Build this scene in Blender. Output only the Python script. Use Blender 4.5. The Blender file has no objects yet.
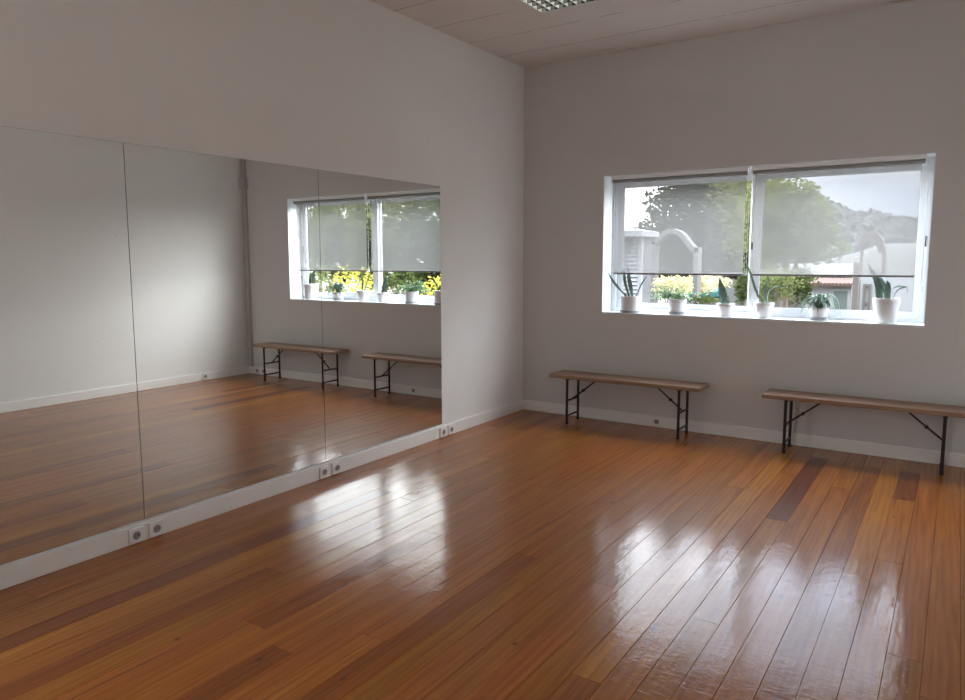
import bpy, math, random
from mathutils import Vector, Matrix, noise
random.seed(7)
PI = math.pi
sc = bpy.context.scene
col = sc.collection

# ------------------------------------------------------------------ camera
F_PX, YAW, PITCH, ROLL = 713.97, 33.80, -6.496, -0.129
CAM = Vector((3.571, -6.108, 1.5))
PPX, PPY = 479.76, 340.43
yaw, pit, rol = map(math.radians, (YAW, PITCH, ROLL))
FW = Vector((-math.sin(yaw)*math.cos(pit), math.cos(yaw)*math.cos(pit), math.sin(pit)))
RT = FW.cross(Vector((0, 0, 1))).normalized()
UP = RT.cross(FW)
RT, UP = RT*math.cos(rol)+UP*math.sin(rol), UP*math.cos(rol)-RT*math.sin(rol)
cd = bpy.data.cameras.new('camera')
cam = bpy.data.objects.new('camera', cd)
col.objects.link(cam)
m = Matrix((RT, UP, -FW)).transposed().to_4x4()
m.translation = CAM
cam.matrix_world = m
cd.sensor_fit = 'HORIZONTAL'
cd.sensor_width = 36
cd.lens = F_PX*36/965
cd.shift_x = (482.5-PPX)/965
cd.shift_y = (PPY-350)/965
cd.clip_start = .05
cd.clip_end = 600
sc.camera = cam


def at(px, py, Y):
    """world point where the sight line through a photo pixel meets the plane y = Y"""
    v = FW*F_PX+RT*(px-PPX)-UP*(py-PPY)
    t = (Y-CAM.y)/v.y
    return CAM+v*t


# ------------------------------------------------------------------ room measures
W, H = 4.218, 3.312
YF = -9.2            # wall behind the camera
WX0, WX1, WZ0, WZ1 = .839, 3.383, 1.0, 2.247
TH = .30             # outer wall thickness


# ------------------------------------------------------------------ mesh helper
class MB:
    def __init__(s):
        s.v = []; s.f = []; s.sm = []; s.at = []

    def add(s, vs, fs, smooth=False, a=0.0):
        b = len(s.v)
        s.v += [tuple(v) for v in vs]
        for f in fs:
            s.f.append([b+i for i in f]); s.sm.append(smooth); s.at.append(a)
        return s

    def box(s, a, b, at_=0.0):
        x0, x1 = sorted((a[0], b[0])); y0, y1 = sorted((a[1], b[1])); z0, z1 = sorted((a[2], b[2]))
        vs = [(x0, y0, z0), (x1, y0, z0), (x1, y1, z0), (x0, y1, z0), (x0, y0, z1), (x1, y0, z1), (x1, y1, z1), (x0, y1, z1)]
        return s.add(vs, [(0, 3, 2, 1), (4, 5, 6, 7), (0, 1, 5, 4), (1, 2, 6, 5), (2, 3, 7, 6), (3, 0, 4, 7)], False, at_)

    def tube(s, pts, r, n=10, r2=None):
        pts = [Vector(p) for p in pts]
        rings = []
        k = len(pts)
        for i, p in enumerate(pts):
            d = (pts[min(i+1, k-1)]-pts[max(i-1, 0)]).normalized()
            u = d.cross(Vector((0, 0, 1)))
            if u.length < .05: u = d.cross(Vector((1, 0, 0)))
            u.normalize(); w = d.cross(u)
            rr = r if r2 is None else r+(r2-r)*i/(k-1)
            rings.append([p+u*math.cos(2*PI*j/n)*rr+w*math.sin(2*PI*j/n)*rr for j in range(n)])
        vs = [q for R in rings for q in R]
        fs = []
        for i in range(k-1):
            for j in range(n):
                fs.append((i*n+j, i*n+(j+1) % n, (i+1)*n+(j+1) % n, (i+1)*n+j))
        s.add(vs, fs, True)
        s.add(rings[0], [tuple(range(n))]); s.add(rings[-1], [tuple(range(n))])
        return s

    def lathe(s, prof, c=(0, 0, 0), n=36, axis='z'):
        vs = []
        for r, z in prof:
            for j in range(n):
                a = 2*PI*j/n
                if axis == 'z': vs.append((c[0]+r*math.cos(a), c[1]+r*math.sin(a), c[2]+z))
                elif axis == 'x': vs.append((c[0]+z, c[1]+r*math.cos(a), c[2]+r*math.sin(a)))
                else: vs.append((c[0]+r*math.cos(a), c[1]+z, c[2]+r*math.sin(a)))
        fs = []
        for i in range(len(prof)-1):
            for j in range(n):
                fs.append((i*n+j, i*n+(j+1) % n, (i+1)*n+(j+1) % n, (i+1)*n+j))
        return s.add(vs, fs, True)

    def build(s, name, mat, parent=None, bevel=0, sharp=40, loc=None, recalc=True):
        me = bpy.data.meshes.new(name)
        me.from_pydata(s.v, [], s.f)
        me.polygons.foreach_set('use_smooth', s.sm)
        if any(s.at):
            at_ = me.attributes.new('tone', 'FLOAT', 'FACE')
            at_.data.foreach_set('value', s.at)
        if recalc:
            import bmesh
            bm = bmesh.new(); bm.from_mesh(me)
            bmesh.ops.recalc_face_normals(bm, faces=bm.faces)
            bm.to_mesh(me); bm.free()
        me.set_sharp_from_angle(angle=math.radians(sharp))
        me.materials.append(mat)
        o = bpy.data.objects.new(name, me)
        col.objects.link(o)
        if parent is not None: o.parent = parent
        if loc: o.location = loc
        if bevel:
            b = o.modifiers.new('bevel', 'BEVEL'); b.width = bevel; b.segments = 2; b.limit_method = 'ANGLE'
        return o


def tag(o, label=None, cat=None, group=None, kind=None):
    if label: o['label'] = label
    if cat: o['category'] = cat
    if group: o['group'] = group
    if kind: o['kind'] = kind
    return o


def empty(name, loc, label=None, cat=None, group=None, rz=0, kind=None):
    o = bpy.data.objects.new(name, None)
    o.empty_display_size = .1
    col.objects.link(o)
    o.location = loc; o.rotation_euler.z = rz
    return tag(o, label, cat, group, kind)


def copy_tree(o, parent=None):
    c = o.copy(); col.objects.link(c); c.parent = parent
    for ch in list(o.children): copy_tree(ch, c)
    return c


# ------------------------------------------------------------------ materials
class NT:
    def __init__(s, name):
        s.m = bpy.data.materials.new(name); s.m.use_nodes = True
        s.t = s.m.node_tree; s.t.nodes.clear()
        s.out = s.n('ShaderNodeOutputMaterial')

    def n(s, typ, **kw):
        nd = s.t.nodes.new(typ)
        for k, v in kw.items():
            if k.startswith('i_'):
                key = k[2:]
                key = int(key) if key.isdigit() else key.replace('_', ' ')
                s.set(nd.inputs[key], v)
            else: setattr(nd, k, v)
        return nd

    def set(s, sock, v):
        if isinstance(v, bpy.types.NodeSocket): s.t.links.new(v, sock)
        elif isinstance(v, (tuple, list)) and len(v) == 3 and sock.type == 'RGBA': sock.default_value = (*v, 1)
        else: sock.default_value = v

    def math(s, op, a, b=0.0, c=0.0, clamp=False):
        nd = s.n('ShaderNodeMath', operation=op, use_clamp=clamp)
        s.set(nd.inputs[0], a); s.set(nd.inputs[1], b); s.set(nd.inputs[2], c)
        return nd.outputs[0]

    def mix(s, f, a, b, blend='MIX'):
        nd = s.n('ShaderNodeMix', data_type='RGBA', blend_type=blend)
        s.set(nd.inputs[0], f); s.set(nd.inputs[6], a); s.set(nd.inputs[7], b)
        return nd.outputs[2]

    def noise(s, vec, scale, detail=3, rough=.5, dist=0.0):
        nd = s.n('ShaderNodeTexNoise')
        s.set(nd.inputs['Vector'], vec)
        nd.inputs['Scale'].default_value = scale; nd.inputs['Detail'].default_value = detail
        nd.inputs['Roughness'].default_value = rough; nd.inputs['Distortion'].default_value = dist
        return nd.outputs['Fac']

    def ramp(s, f, stops):
        nd = s.n('ShaderNodeValToRGB'); s.set(nd.inputs[0], f)
        e = nd.color_ramp.elements
        while len(e) < len(stops): e.new(.5)
        for k, (p, c) in enumerate(stops):
            e[k].position = p; e[k].color = (*c, 1) if not isinstance(c, (int, float)) else (c, c, c, 1)
        return nd.outputs[0]

    def pos(s): return s.n('ShaderNodeNewGeometry').outputs['Position']
    def objc(s): return s.n('ShaderNodeTexCoord').outputs['Object']

    def scaled(s, vec, sc_, loc=(0, 0, 0)):
        nd = s.n('ShaderNodeMapping'); s.set(nd.inputs[0], vec)
        nd.inputs['Scale'].default_value = sc_; nd.inputs['Location'].default_value = loc
        return nd.outputs[0]

    def bump(s, h, strength, dist=.01):
        nd = s.n('ShaderNodeBump'); s.set(nd.inputs['Height'], h)
        nd.inputs['Strength'].default_value = strength; nd.inputs['Distance'].default_value = dist
        return nd.outputs[0]

    def pbr(s, colr, rough=.5, **kw):
        p = s.n('ShaderNodeBsdfPrincipled')
        s.set(p.inputs['Base Color'], colr); s.set(p.inputs['Roughness'], rough)
        for k, v in kw.items(): s.set(p.inputs[k.replace('_', ' ')], v)
        return p

    def done(s, sh):
        s.t.links.new(sh.outputs[0] if hasattr(sh, 'outputs') else sh, s.out.inputs[0])
        return s.m


def plain(name, c, rough=.5, var=.08, scale=12, **kw):
    t = NT(name)
    f = t.noise(t.objc(), scale, 3)
    c2 = tuple(max(0, x*(1-var)) for x in c); c1 = tuple(min(1, x*(1+var)) for x in c)
    return t.done(t.pbr(t.mix(f, c2, c1), rough, **kw))


def wall_mat(name, base, seed):
    t = NT(name); p = t.pos()
    big = t.noise(t.scaled(p, (1, 1, 1), (seed, 0, 0)), .9, 4, .6)
    fine = t.noise(p, 55, 4, .6)
    trowel = t.noise(t.scaled(p, (1, 1, 2.2)), 5, 4, .6, 1.2)
    c = t.mix(t.math('MULTIPLY_ADD', big, 1.6, -.3, clamp=True), tuple(x*.95 for x in base), tuple(min(1, x*1.03) for x in base))
    # sparse little dents and marks
    vo = t.n('ShaderNodeTexVoronoi'); t.set(vo.inputs['Vector'], p); vo.inputs['Scale'].default_value = 1.7
    mk = t.math('LESS_THAN', vo.outputs['Distance'], .018)
    mk = t.math('MULTIPLY', mk, .35)
    c = t.mix(mk, c, tuple(x*.5 for x in base))
    h = t.math('ADD', t.math('MULTIPLY', fine, .25), t.math('MULTIPLY', trowel, 1.0))
    return t.done(t.pbr(c, .75, Normal=t.bump(h, .35, .006)))


M = {}
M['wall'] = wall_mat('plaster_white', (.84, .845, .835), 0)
M['wall_back'] = wall_mat('plaster_white_shade_darkened', (.68, .675, .67), 5)  # same plaster as the other walls, darkened to carry this wall's shade
M['reveal'] = plain('gloss_white_reveal', (.72, .76, .79), .4, .02)
M['trim'] = plain('baseboard_white', (.90, .89, .87), .32, .03, 4)
M['pvc'] = plain('white_plastic_frame', (.80, .83, .87), .3, .02)
M['rubber'] = plain('grey_gasket', (.22, .23, .25), .6, .1)
M['socket'] = plain('socket_white_plastic', (.90, .88, .88), .25, .02)
M['socket_well'] = plain('socket_well_grey', (.30, .27, .27), .3, .05)
M['black'] = plain('black_plastic', (.015, .014, .015), .45, .2)
M['metal_dark'] = plain('dark_brown_painted_steel', (.028, .018, .018), .38, .2, 20, Metallic=.3)
M['trunk'] = plain('painted_trunking', (.48, .47, .46), .45, .04)
M['ceramic'] = plain('white_ceramic', (.80, .79, .80), .22, .03, 8)
M['ceramic_grey'] = plain('grey_glazed_saucer', (.36, .38, .42), .35, .06)
M['soil'] = plain('potting_soil', (.05, .033, .022), .95, .4, 60)
M['alu'] = plain('brushed_aluminium', (.72, .73, .74), .3, .03, Metallic=.7)
M['steel'] = plain('hinge_steel', (.45, .44, .43), .35, .05, Metallic=.8)

# ceiling: painted boards with seams across, scuffs by the window wall
t = NT('ceiling_boards'); p = t.pos()
sep = t.n('ShaderNodeSeparateXYZ'); t.set(sep.inputs[0], p)
wob = t.math('MULTIPLY', t.math('SUBTRACT', t.noise(p, 2.2, 2), .5), .03)
yy = t.math('ADD', sep.outputs[1], wob)
fr = t.math('FRACT', t.math('DIVIDE', t.math('ADD', yy, 49.685), .49))
d = t.math('MULTIPLY', t.math('ABSOLUTE', t.math('SUBTRACT', fr, .5)), .49)
pat = t.noise(t.scaled(p, (1.3, 5, 1)), 1.2, 3)
seam = t.math('MULTIPLY', t.math('LESS_THAN', d, .006), t.math('GREATER_THAN', pat, .36))
base = t.mix(t.noise(p, 1.3, 4), (.70, .66, .64), (.78, .74, .72))
chip = t.noise(t.scaled(p, (2.6, 13, 1)), 1.7, 4, .65, .6)
near = t.math('MULTIPLY_ADD', sep.outputs[1], 1.5, 1.0, clamp=True)      # 1 at the window wall, 0 by 0.67 m
chipm = t.math('MULTIPLY', t.math('GREATER_THAN', t.math('ADD', chip, t.math('MULTIPLY', near, .12)), .745), .5)
c = t.mix(t.math('MULTIPLY', seam, .55), base, (.25, .2, .18))
c = t.mix(chipm, c, (.30, .25, .22))
h = t.math('ADD', t.math('MULTIPLY', t.noise(p, 14, 4, .6), .4), t.math('MULTIPLY', seam, -1.0))
M['ceiling'] = t.done(t.pbr(c, .8, Normal=t.bump(h, .4, .01)))

# floor: varnished pine boards (tone attribute gives each board its own colour)
t = NT('varnished_pine_boards'); p = t.pos()
tone = t.n('ShaderNodeAttribute', attribute_name='tone').outputs['Fac']
off = t.n('ShaderNodeCombineXYZ'); t.set(off.inputs[1], t.math('MULTIPLY', tone, 371.0)); t.set(off.inputs[0], t.math('MULTIPLY', tone, 57.0))
va = t.n('ShaderNodeVectorMath', operation='ADD'); t.set(va.inputs[0], p); t.set(va.inputs[1], off.outputs[0])
q = va.outputs[0]
g1 = t.noise(t.scaled(q, (26, 1.1, 1)), 1.0, 5, .62, .8)
g2 = t.noise(t.scaled(q, (130, 3.0, 1)), 1.0, 3, .6)
# cathedral figure
wv = t.n('ShaderNodeTexWave', wave_type='RINGS', rings_direction='Z')
t.set(wv.inputs['Vector'], t.scaled(q, (7.5, .55, 1)))
wv.inputs['Scale'].default_value = 1.5; wv.inputs['Distortion'].default_value = 9
wv.inputs['Detail'].default_value = 3; wv.inputs['Detail Scale'].default_value = 1.1
basec = t.ramp(tone, [(0.0, (.15, .036, .010)), (.14, (.25, .072, .013)), (.30, (.37, .118, .016)), (.50, (.44, .175, .016)), (.66, (.49, .165, .024)), (1.0, (.58, .245, .028))])
g = t.math('ADD', t.math('MULTIPLY', g1, .62), t.math('MULTIPLY', g2, .12))
g = t.math('ADD', g, t.math('MULTIPLY', wv.outputs['Fac'], .08))
c = t.mix(t.math('MULTIPLY_ADD', g, 2.0, -.50, clamp=True), t.mix(1.0, basec, (.50, .38, .34), 'MULTIPLY'), t.mix(1.0, basec, (1.16, 1.18, 1.18), 'MULTIPLY'))
# heartwood streaks
hs = t.math('GREATER_THAN', t.noise(t.scaled(q, (9, .45, 1), (3, 9, 0)), 1.0, 2, .5), .69)
c = t.mix(t.math('MULTIPLY', hs, .35), c, (.12, .035, .014))
# knots
vo = t.n('ShaderNodeTexVoronoi', voronoi_dimensions='2D'); t.set(vo.inputs['Vector'], t.scaled(p, (2.3, 1.25, 0)))
vo.inputs['Scale'].default_value = 1.15
sx_ = t.n('ShaderNodeSeparateColor'); t.set(sx_.inputs[0], vo.outputs['Color'])
kn = t.math('MULTIPLY_ADD', vo.outputs['Distance'], -30.0, t.math('MULTIPLY_ADD', sx_.outputs[0], 3.6, -2.0), clamp=True)
c = t.mix(t.math('MULTIPLY', kn, .8), c, (.045, .016, .009))
rb = t.math('MULTIPLY_ADD', t.noise(p, 2.2, 4, .6), .12, .035)
wvy = t.noise(t.scaled(p, (9, 3.2, 1)), 1.0, 3, .55)
scr = t.noise(t.scaled(p, (16, 55, 1)), 1.0, 3, .6, 1.0)
hh = t.math('ADD', t.math('MULTIPLY', wvy, .8), t.math('ADD', t.math('MULTIPLY', scr, .22), t.math('MULTIPLY', g2, .05)))
nb = t.bump(hh, .24, .012)
M['floor'] = t.done(t.pbr(c, .45, Normal=nb, Specular_IOR_Level=.12, Coat_Weight=.78, Coat_Roughness=rb, Coat_IOR=1.45, Coat_Normal=nb))
M['gap'] = plain('floor_gap_dirt', (.02, .010, .006), .9, .3)

# bench top laminate
t = NT('bench_pale_wood'); o_ = t.objc()
gr = t.noise(t.scaled(o_, (1.6, 26, 8)), 1.0, 5, .6, .5)
c = t.mix(gr, (.215, .125, .080), (.36, .235, .155))
M['bench'] = t.done(t.pbr(c, .42, Normal=t.bump(gr, .1, .004)))
M['bench_edge'] = plain('bench_edge_band', (.13, .075, .05), .5, .2, 30)

# mirror
t = NT('mirror_silver'); p = t.pos()
sm = t.noise(p, 1.4, 4, .6)
M['mirror'] = t.done(t.pbr((.87, .885, .865), t.math('MULTIPLY', sm, .012), Metallic=1.0))
M['mirror_edge'] = plain('mirror_ground_edge', (.10, .14, .12), .3, .1)
M['chip'] = plain('mirror_chip', (.75, .77, .76), .3, .1)

# window glass (thin)
t = NT('window_glass')
tr = t.n('ShaderNodeBsdfTransparent'); tr.inputs[0].default_value = (.95, .97, .97, 1)
gl = t.n('ShaderNodeBsdfGlossy'); gl.inputs['Roughness'].default_value = .02
fz = t.n('ShaderNodeFresnel'); fz.inputs[0].default_value = 1.45
mx = t.n('ShaderNodeMixShader'); t.set(mx.inputs[0], fz.outputs[0]); t.t.links.new(tr.outputs[0], mx.inputs[1]); t.t.links.new(gl.outputs[0], mx.inputs[2])
M['glass'] = t.done(mx)

# blind: woven screen, half open
BLIND_OPEN, BLIND_COL = .45, (.30, .305, .305)
t = NT('screen_fabric'); p = t.pos()
wx = t.noise(t.scaled(p, (1, 1, 220)), 1.0, 2)
wz = t.noise(t.scaled(p, (160, 1, 1)), 1.0, 2)
vv = t.math('MULTIPLY_ADD', t.math('ADD', wx, wz), .05, .95)
cc = t.n('ShaderNodeCombineColor')
for k in range(3): t.set(cc.inputs[k], t.math('MULTIPLY', vv, BLIND_COL[k]))
df = t.n('ShaderNodeBsdfDiffuse'); t.set(df.inputs[0], cc.outputs[0])
tl = t.n('ShaderNodeBsdfTranslucent'); t.set(tl.inputs[0], cc.outputs[0])
m1 = t.n('ShaderNodeMixShader'); m1.inputs[0].default_value = .35
t.t.links.new(df.outputs[0], m1.inputs[1]); t.t.links.new(tl.outputs[0], m1.inputs[2])
tr = t.n('ShaderNodeBsdfTransparent'); tr.inputs[0].default_value = (1, 1, 1, 1)
m2 = t.n('ShaderNodeMixShader'); m2.inputs[0].default_value = BLIND_OPEN
t.t.links.new(m1.outputs[0], m2.inputs[1]); t.t.links.new(tr.outputs[0], m2.inputs[2])
M['screen'] = t.done(m2)
M['blind_underside'] = plain('roller_underside_shade_grey', (.30, .31, .31), .6, .04)  # shaded underside of the white roller, its shade put into this grey
M['rail'] = plain('white_roller_lit_top', (.93, .94, .94), .3, .01)  # lit upper part of the white roller
M['blind_bar'] = plain('blind_bottom_bar', (.30, .30, .32), .4, .05)


def leaf_mat(name, c1, c2, trans=.35, scale=6, rough=.5, pos=True):
    t = NT(name)
    f = t.noise(t.objc(), scale, 4, .65)
    c = t.mix(t.math('MULTIPLY_ADD', f, 2.2, -.6, clamp=True), c1, c2)
    df = t.pbr(c, rough, Specular_IOR_Level=.5 if rough < .6 else 0.0)
    tl = t.n('ShaderNodeBsdfTranslucent'); t.set(tl.inputs[0], t.mix(.5, c, c2))
    mx = t.n('ShaderNodeMixShader'); mx.inputs[0].default_value = trans
    t.t.links.new(df.outputs[0], mx.inputs[1]); t.t.links.new(tl.outputs[0], mx.inputs[2])
    return t.done(mx)


M['snake'] = leaf_mat('snake_leaf', (.08, .15, .125), (.26, .39, .33), .12, 30, .35)
M['herb'] = leaf_mat('small_leaf_green', (.08, .15, .08), (.25, .38, .22), .35, 20)
M['spider'] = leaf_mat('broad_leaf_green', (.07, .14, .10), (.24, .38, .29), .25, 25, .35)
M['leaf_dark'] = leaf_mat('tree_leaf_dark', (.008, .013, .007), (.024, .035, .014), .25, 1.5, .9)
M['leaf_mid'] = leaf_mat('tree_leaf_mid', (.018, .030, .010), (.065, .080, .024), .35, 1.3, .9)
M['leaf_yel'] = leaf_mat('tree_leaf_yellow_sunlit', (.045, .058, .02), (.15, .165, .065), .45, 1.2, .9)  # yellowish leaves, with their sunlit brightness put into the colour
M['leaf_gold'] = leaf_mat('flowering_leaf_gold', (.18, .17, .08), (.52, .46, .25), .4, 2.2, .9)
M['leaf_bloom'] = leaf_mat('blooming_leaf_yellow', (.14, .15, .02), (.48, .42, .07), .4, 2.2, .9)
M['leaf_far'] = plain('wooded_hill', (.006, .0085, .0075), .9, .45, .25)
M['bark'] = plain('tree_bark', (.10, .075, .055), .9, .4, 8)
M['stucco'] = plain('pale_stucco', (0.10, 0.096, 0.092), .9, .1, 3)
M['stucco_pink'] = plain('pinkish_stucco', (0.09, 0.073, 0.068), .9, .1, 3)
M['siding'] = plain('white_siding', (0.2, 0.2, 0.2), .6, .04, 3)
M['slat_gap'] = plain('siding_grey', (0.075, 0.075, 0.08), .6, .04, 3)
M['rooftile'] = plain('terracotta_tiles', (0.075, 0.042, 0.032), .9, .35, 7)
M['shutter'] = plain('pale_green_shutter', (0.07, 0.09, 0.08), .6, .05, 3)
M['teal'] = plain('teal_tarpaulin', (0.01, 0.1, 0.1), .5, .2, 3)
M['post'] = plain('beige_post', (0.08, 0.07, 0.06), .8, .15, 6)
M['ground'] = plain('pale_gravel', (0.1, 0.088, 0.07), .95, .3, .8)
M['cable'] = plain('cable_black', (.05, .05, .055), .6, .1)
M['field'] = plain('pale_meadow', (0.007, 0.0085, 0.0065), .95, .25, .2)


def S(o, kind='structure'): o['kind'] = kind; return o


# ------------------------------------------------------------------ room shell
T = .2
# back (window) wall with its opening
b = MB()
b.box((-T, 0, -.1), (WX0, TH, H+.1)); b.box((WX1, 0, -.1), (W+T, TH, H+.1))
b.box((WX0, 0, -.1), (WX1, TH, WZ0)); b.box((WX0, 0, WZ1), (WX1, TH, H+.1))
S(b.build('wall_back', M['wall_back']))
FY0, FY1, FZ0, FZ1 = -6.95, -5.5, .95, 2.45      # added unseen window for fill light, in the left wall beside the camera
b = MB()
b.box((-T, YF, -.1), (0, FY0, H+.1)); b.box((-T, FY1, -.1), (0, 0, H+.1))
b.box((-T, FY0, -.1), (0, FY1, FZ0)); b.box((-T, FY0, FZ1), (0, FY1, H+.1))
S(b.build('wall_left', M['wall']))
S(MB().box((W, YF, -.1), (W+T, 0, H+.1)).build('wall_right', M['wall']))
S(MB().box((-T, YF-T, -.1), (W+T, YF, H+.1)).build('wall_front', M['wall']))
# ceiling with a recess for the louvred light
LX0, LY0, LS = .878, -1.262, .597
b = MB()
b.box((-T, YF-T, H), (LX0, TH, H+.15)); b.box((LX0+LS, YF-T, H), (W+T, TH, H+.15))
b.box((LX0, LY0, H), (LX0+LS, TH, H+.15)); b.box((LX0, YF-T, H), (LX0+LS, LY0-LS, H+.15))
b.box((LX0-.02, LY0-LS-.02, H+.12), (LX0+LS+.02, LY0+.02, H+.2))
S(b.build('ceiling', M['ceiling']))

# floor boards
fl = MB()
bw, ph = .1181, .0
x = 2.955-bw*26
rnd = random.Random(11)
while x < 0: x += bw
x -= bw
DARK = {}
special = [  # x centre of board, y range, tone
    (2.72, -1.85, -.30, .06), (.56, -5.2, -2.7, .22), (.92, -6.0, -3.9, .27), (3.37, -1.05, -.35, .17),
    (1.27, -4.3, -3.1, .26)]
while x < W:
    x0, x1 = max(x, .0), min(x+bw, W)
    if x1-x0 > .01:
        segs = []
        y = YF + rnd.uniform(-2, 0)
        cuts = [YF]
        while True:
            y += rnd.uniform(2.4, 5.2)
            if y >= -.3: break
            if y > YF+.3: cuts.append(y)
        cuts.append(0)
        sp = [s_ for s_ in special if x0 <= s_[0] < x1]
        for s_ in sp:
            cuts = [c_ for c_ in cuts if c_ <= s_[1]-.4 or c_ >= s_[2]+.4 or c_ in (YF, 0)]
            cuts += [s_[1], s_[2]]
        cuts = sorted(set(cuts))
        for k in range(len(cuts)-1):
            a, c_ = cuts[k], cuts[k+1]
            tn = min(.98, max(.30, rnd.gauss(.58, .12)))
            if rnd.random() < .03: tn = rnd.uniform(.18, .28)
            for s_ in sp:
                if abs(a-s_[1]) < .01: tn = s_[3]
            g = rnd.choice((.0002, .0003, .0004, .0009))
            tl_ = rnd.uniform(-.00035, .00035); t2 = rnd.uniform(-.0005, .0005)
            n = 1
            zc = -.0006
            vs = []
            X0, X1, Y0, Y1 = x0+g, x1-g, a+.0003, c_-.0003
            vs = [(X0, Y0, -.012), (X1, Y0, -.012), (X1, Y1, -.012), (X0, Y1, -.012),
                  (X0, Y0, -.0015), (X1, Y0, -.0015), (X1, Y1, -.0015), (X0, Y1, -.0015),
                  (X0+.0006, Y0+.0004, tl_), (X1-.0006, Y0+.0004, -tl_), (X1-.0006, Y1-.0004, -tl_+t2), (X0+.0006, Y1-.0004, tl_+t2)]
            fl.add(vs, [(0, 1, 5, 4), (1, 2, 6, 5), (2, 3, 7, 6), (3, 0, 4, 7), (4, 5, 9, 8), (5, 6, 10, 9), (6, 7, 11, 10), (7, 4, 8, 11), (8, 9, 10, 11), (3, 2, 1, 0)], False, tn)
    x += bw
fo = S(fl.build('floor', M['floor'], sharp=5, recalc=False))
S(MB().box((-T, YF-T, -.15), (W+T, TH, -.011)).build('floor_subfloor', M['gap']))

# baseboards
b = MB()
HB = .098
b.box((0, -4.78, 0), (.016, 0, HB)); b.box((0, YF, 0), (.016, -4.783, HB))
S(b.build('baseboard_left', M['trim'], bevel=.003))
S(MB().box((.016, -.014, 0), (W-.014, 0, HB)).build('baseboard_back', M['trim'], bevel=.003))
S(MB().box((W-.014, YF, 0), (W, -.0, HB)).build('baseboard_right', M['trim'], bevel=.003))
S(MB().box((.016, YF, 0), (W-.014, YF+.014, HB)).build('baseboard_front', M['trim'], bevel=.003))

# ------------------------------------------------------------------ window 1
win = empty('window_1', (0, 0, 0)); win['kind'] = 'structure'; win['label'] = 'white framed two pane sliding window above the benches'
YW0, YW1 = .205, .27
e = .002
# lining of the opening (reveals and sill)
b = MB()
b.box((WX0, .0005, WZ0), (WX0+.004, YW0, WZ1)); b.box((WX1-.004, .0005, WZ0), (WX1, YW0, WZ1))
b.box((WX0, .0005, WZ1-.004), (WX1, YW0, WZ1))
b.build('window_lining', M['reveal'], win)
MB().box((WX0-.0, -.004, WZ0-.008), (WX1, YW0, WZ0+.012)).build('window_sill', M['reveal'], win, bevel=.003)
# outer frame
fw = .048
b = MB()
b.box((WX0, YW0, WZ0), (WX0+fw, YW1, WZ1)); b.box((WX1-fw, YW0, WZ0), (WX1, YW1, WZ1))
b.box((WX0+fw, YW0, WZ0), (WX1-fw, YW1, WZ0+fw-.005)); b.box((WX0+fw, YW0, WZ1-.04), (WX1-fw, YW1, WZ1))
b.build('window_frame', M['pvc'], win, bevel=.003)


def sash(x0, x1, y0, y1, z0, z1, wl, wr, wt, wb):
    b = MB()
    b.box((x0, y0, z0), (x0+wl, y1, z1)); b.box((x1-wr, y0, z0), (x1, y1, z1))
    b.box((x0+wl, y0, z0), (x1-wr, y1, z0+wb)); b.box((x0+wl, y0, z1-wt), (x1-wr, y1, z1))
    s = b.build('sash', M['pvc'], win, bevel=.004)
    b = MB()
    g = .004
    X0, X1, Z0, Z1 = x0+wl, x1-wr, z0+wb, z1-wt
    for a_ in ((X0, Z0, X0+g, Z1), (X1-g, Z0, X1, Z1), (X0+g, Z0, X1-g, Z0+g), (X0+g, Z1-g, X1-g, Z1)):
        b.box((a_[0], y0+.006, a_[1]), (a_[2], y0+.012, a_[3]))
    b.build('gasket', M['rubber'], s)
    MB().add([(X0, (y0+y1)/2, Z0), (X1, (y0+y1)/2, Z0), (X1, (y0+y1)/2, Z1), (X0, (y0+y1)/2, Z1)], [(0, 1, 2, 3)]).build('pane', M['glass'], s)
    return s


s1 = sash(WX0+fw, 2.150, .235, .262, WZ0+.043, WZ1-.04, .055, .075, .055, .050)
s2 = sash(2.090, WX1-fw, .206, .233, WZ0+.043, WZ1-.04, .085, .045, .055, .050)
h_ = MB().box((3.343, .198, 1.585), (3.357, .2055, 1.665)); h_.build('latch', M['black'], s2, bevel=.002)
h_ = MB().box((2.100, .198, 1.575), (2.112, .2055, 1.635)); h_.build('latch', M['black'], s2, bevel=.002)

# added side window, out of view, around the fill lamp
w2 = empty('added_side_window', (0, 0, 0)); w2['kind'] = 'structure'
b = MB()
b.box((-.12, FY0, FZ0), (-.06, FY0+.06, FZ1)); b.box((-.12, FY1-.06, FZ0), (-.06, FY1, FZ1))
b.box((-.12, FY0+.06, FZ0), (-.06, FY1-.06, FZ0+.06)); b.box((-.12, FY0+.06, FZ1-.06), (-.06, FY1-.06, FZ1))
b.box((-.12, (FY0+FY1)/2-.03, FZ0+.06), (-.06, (FY0+FY1)/2+.03, FZ1-.06))
b.build('window_frame', M['pvc'], w2)
MB().box((-.1, FY0+.01, FZ0+.01), (-.094, FY1-.01, FZ1-.01)).build('pane', M['screen'], w2)

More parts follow.
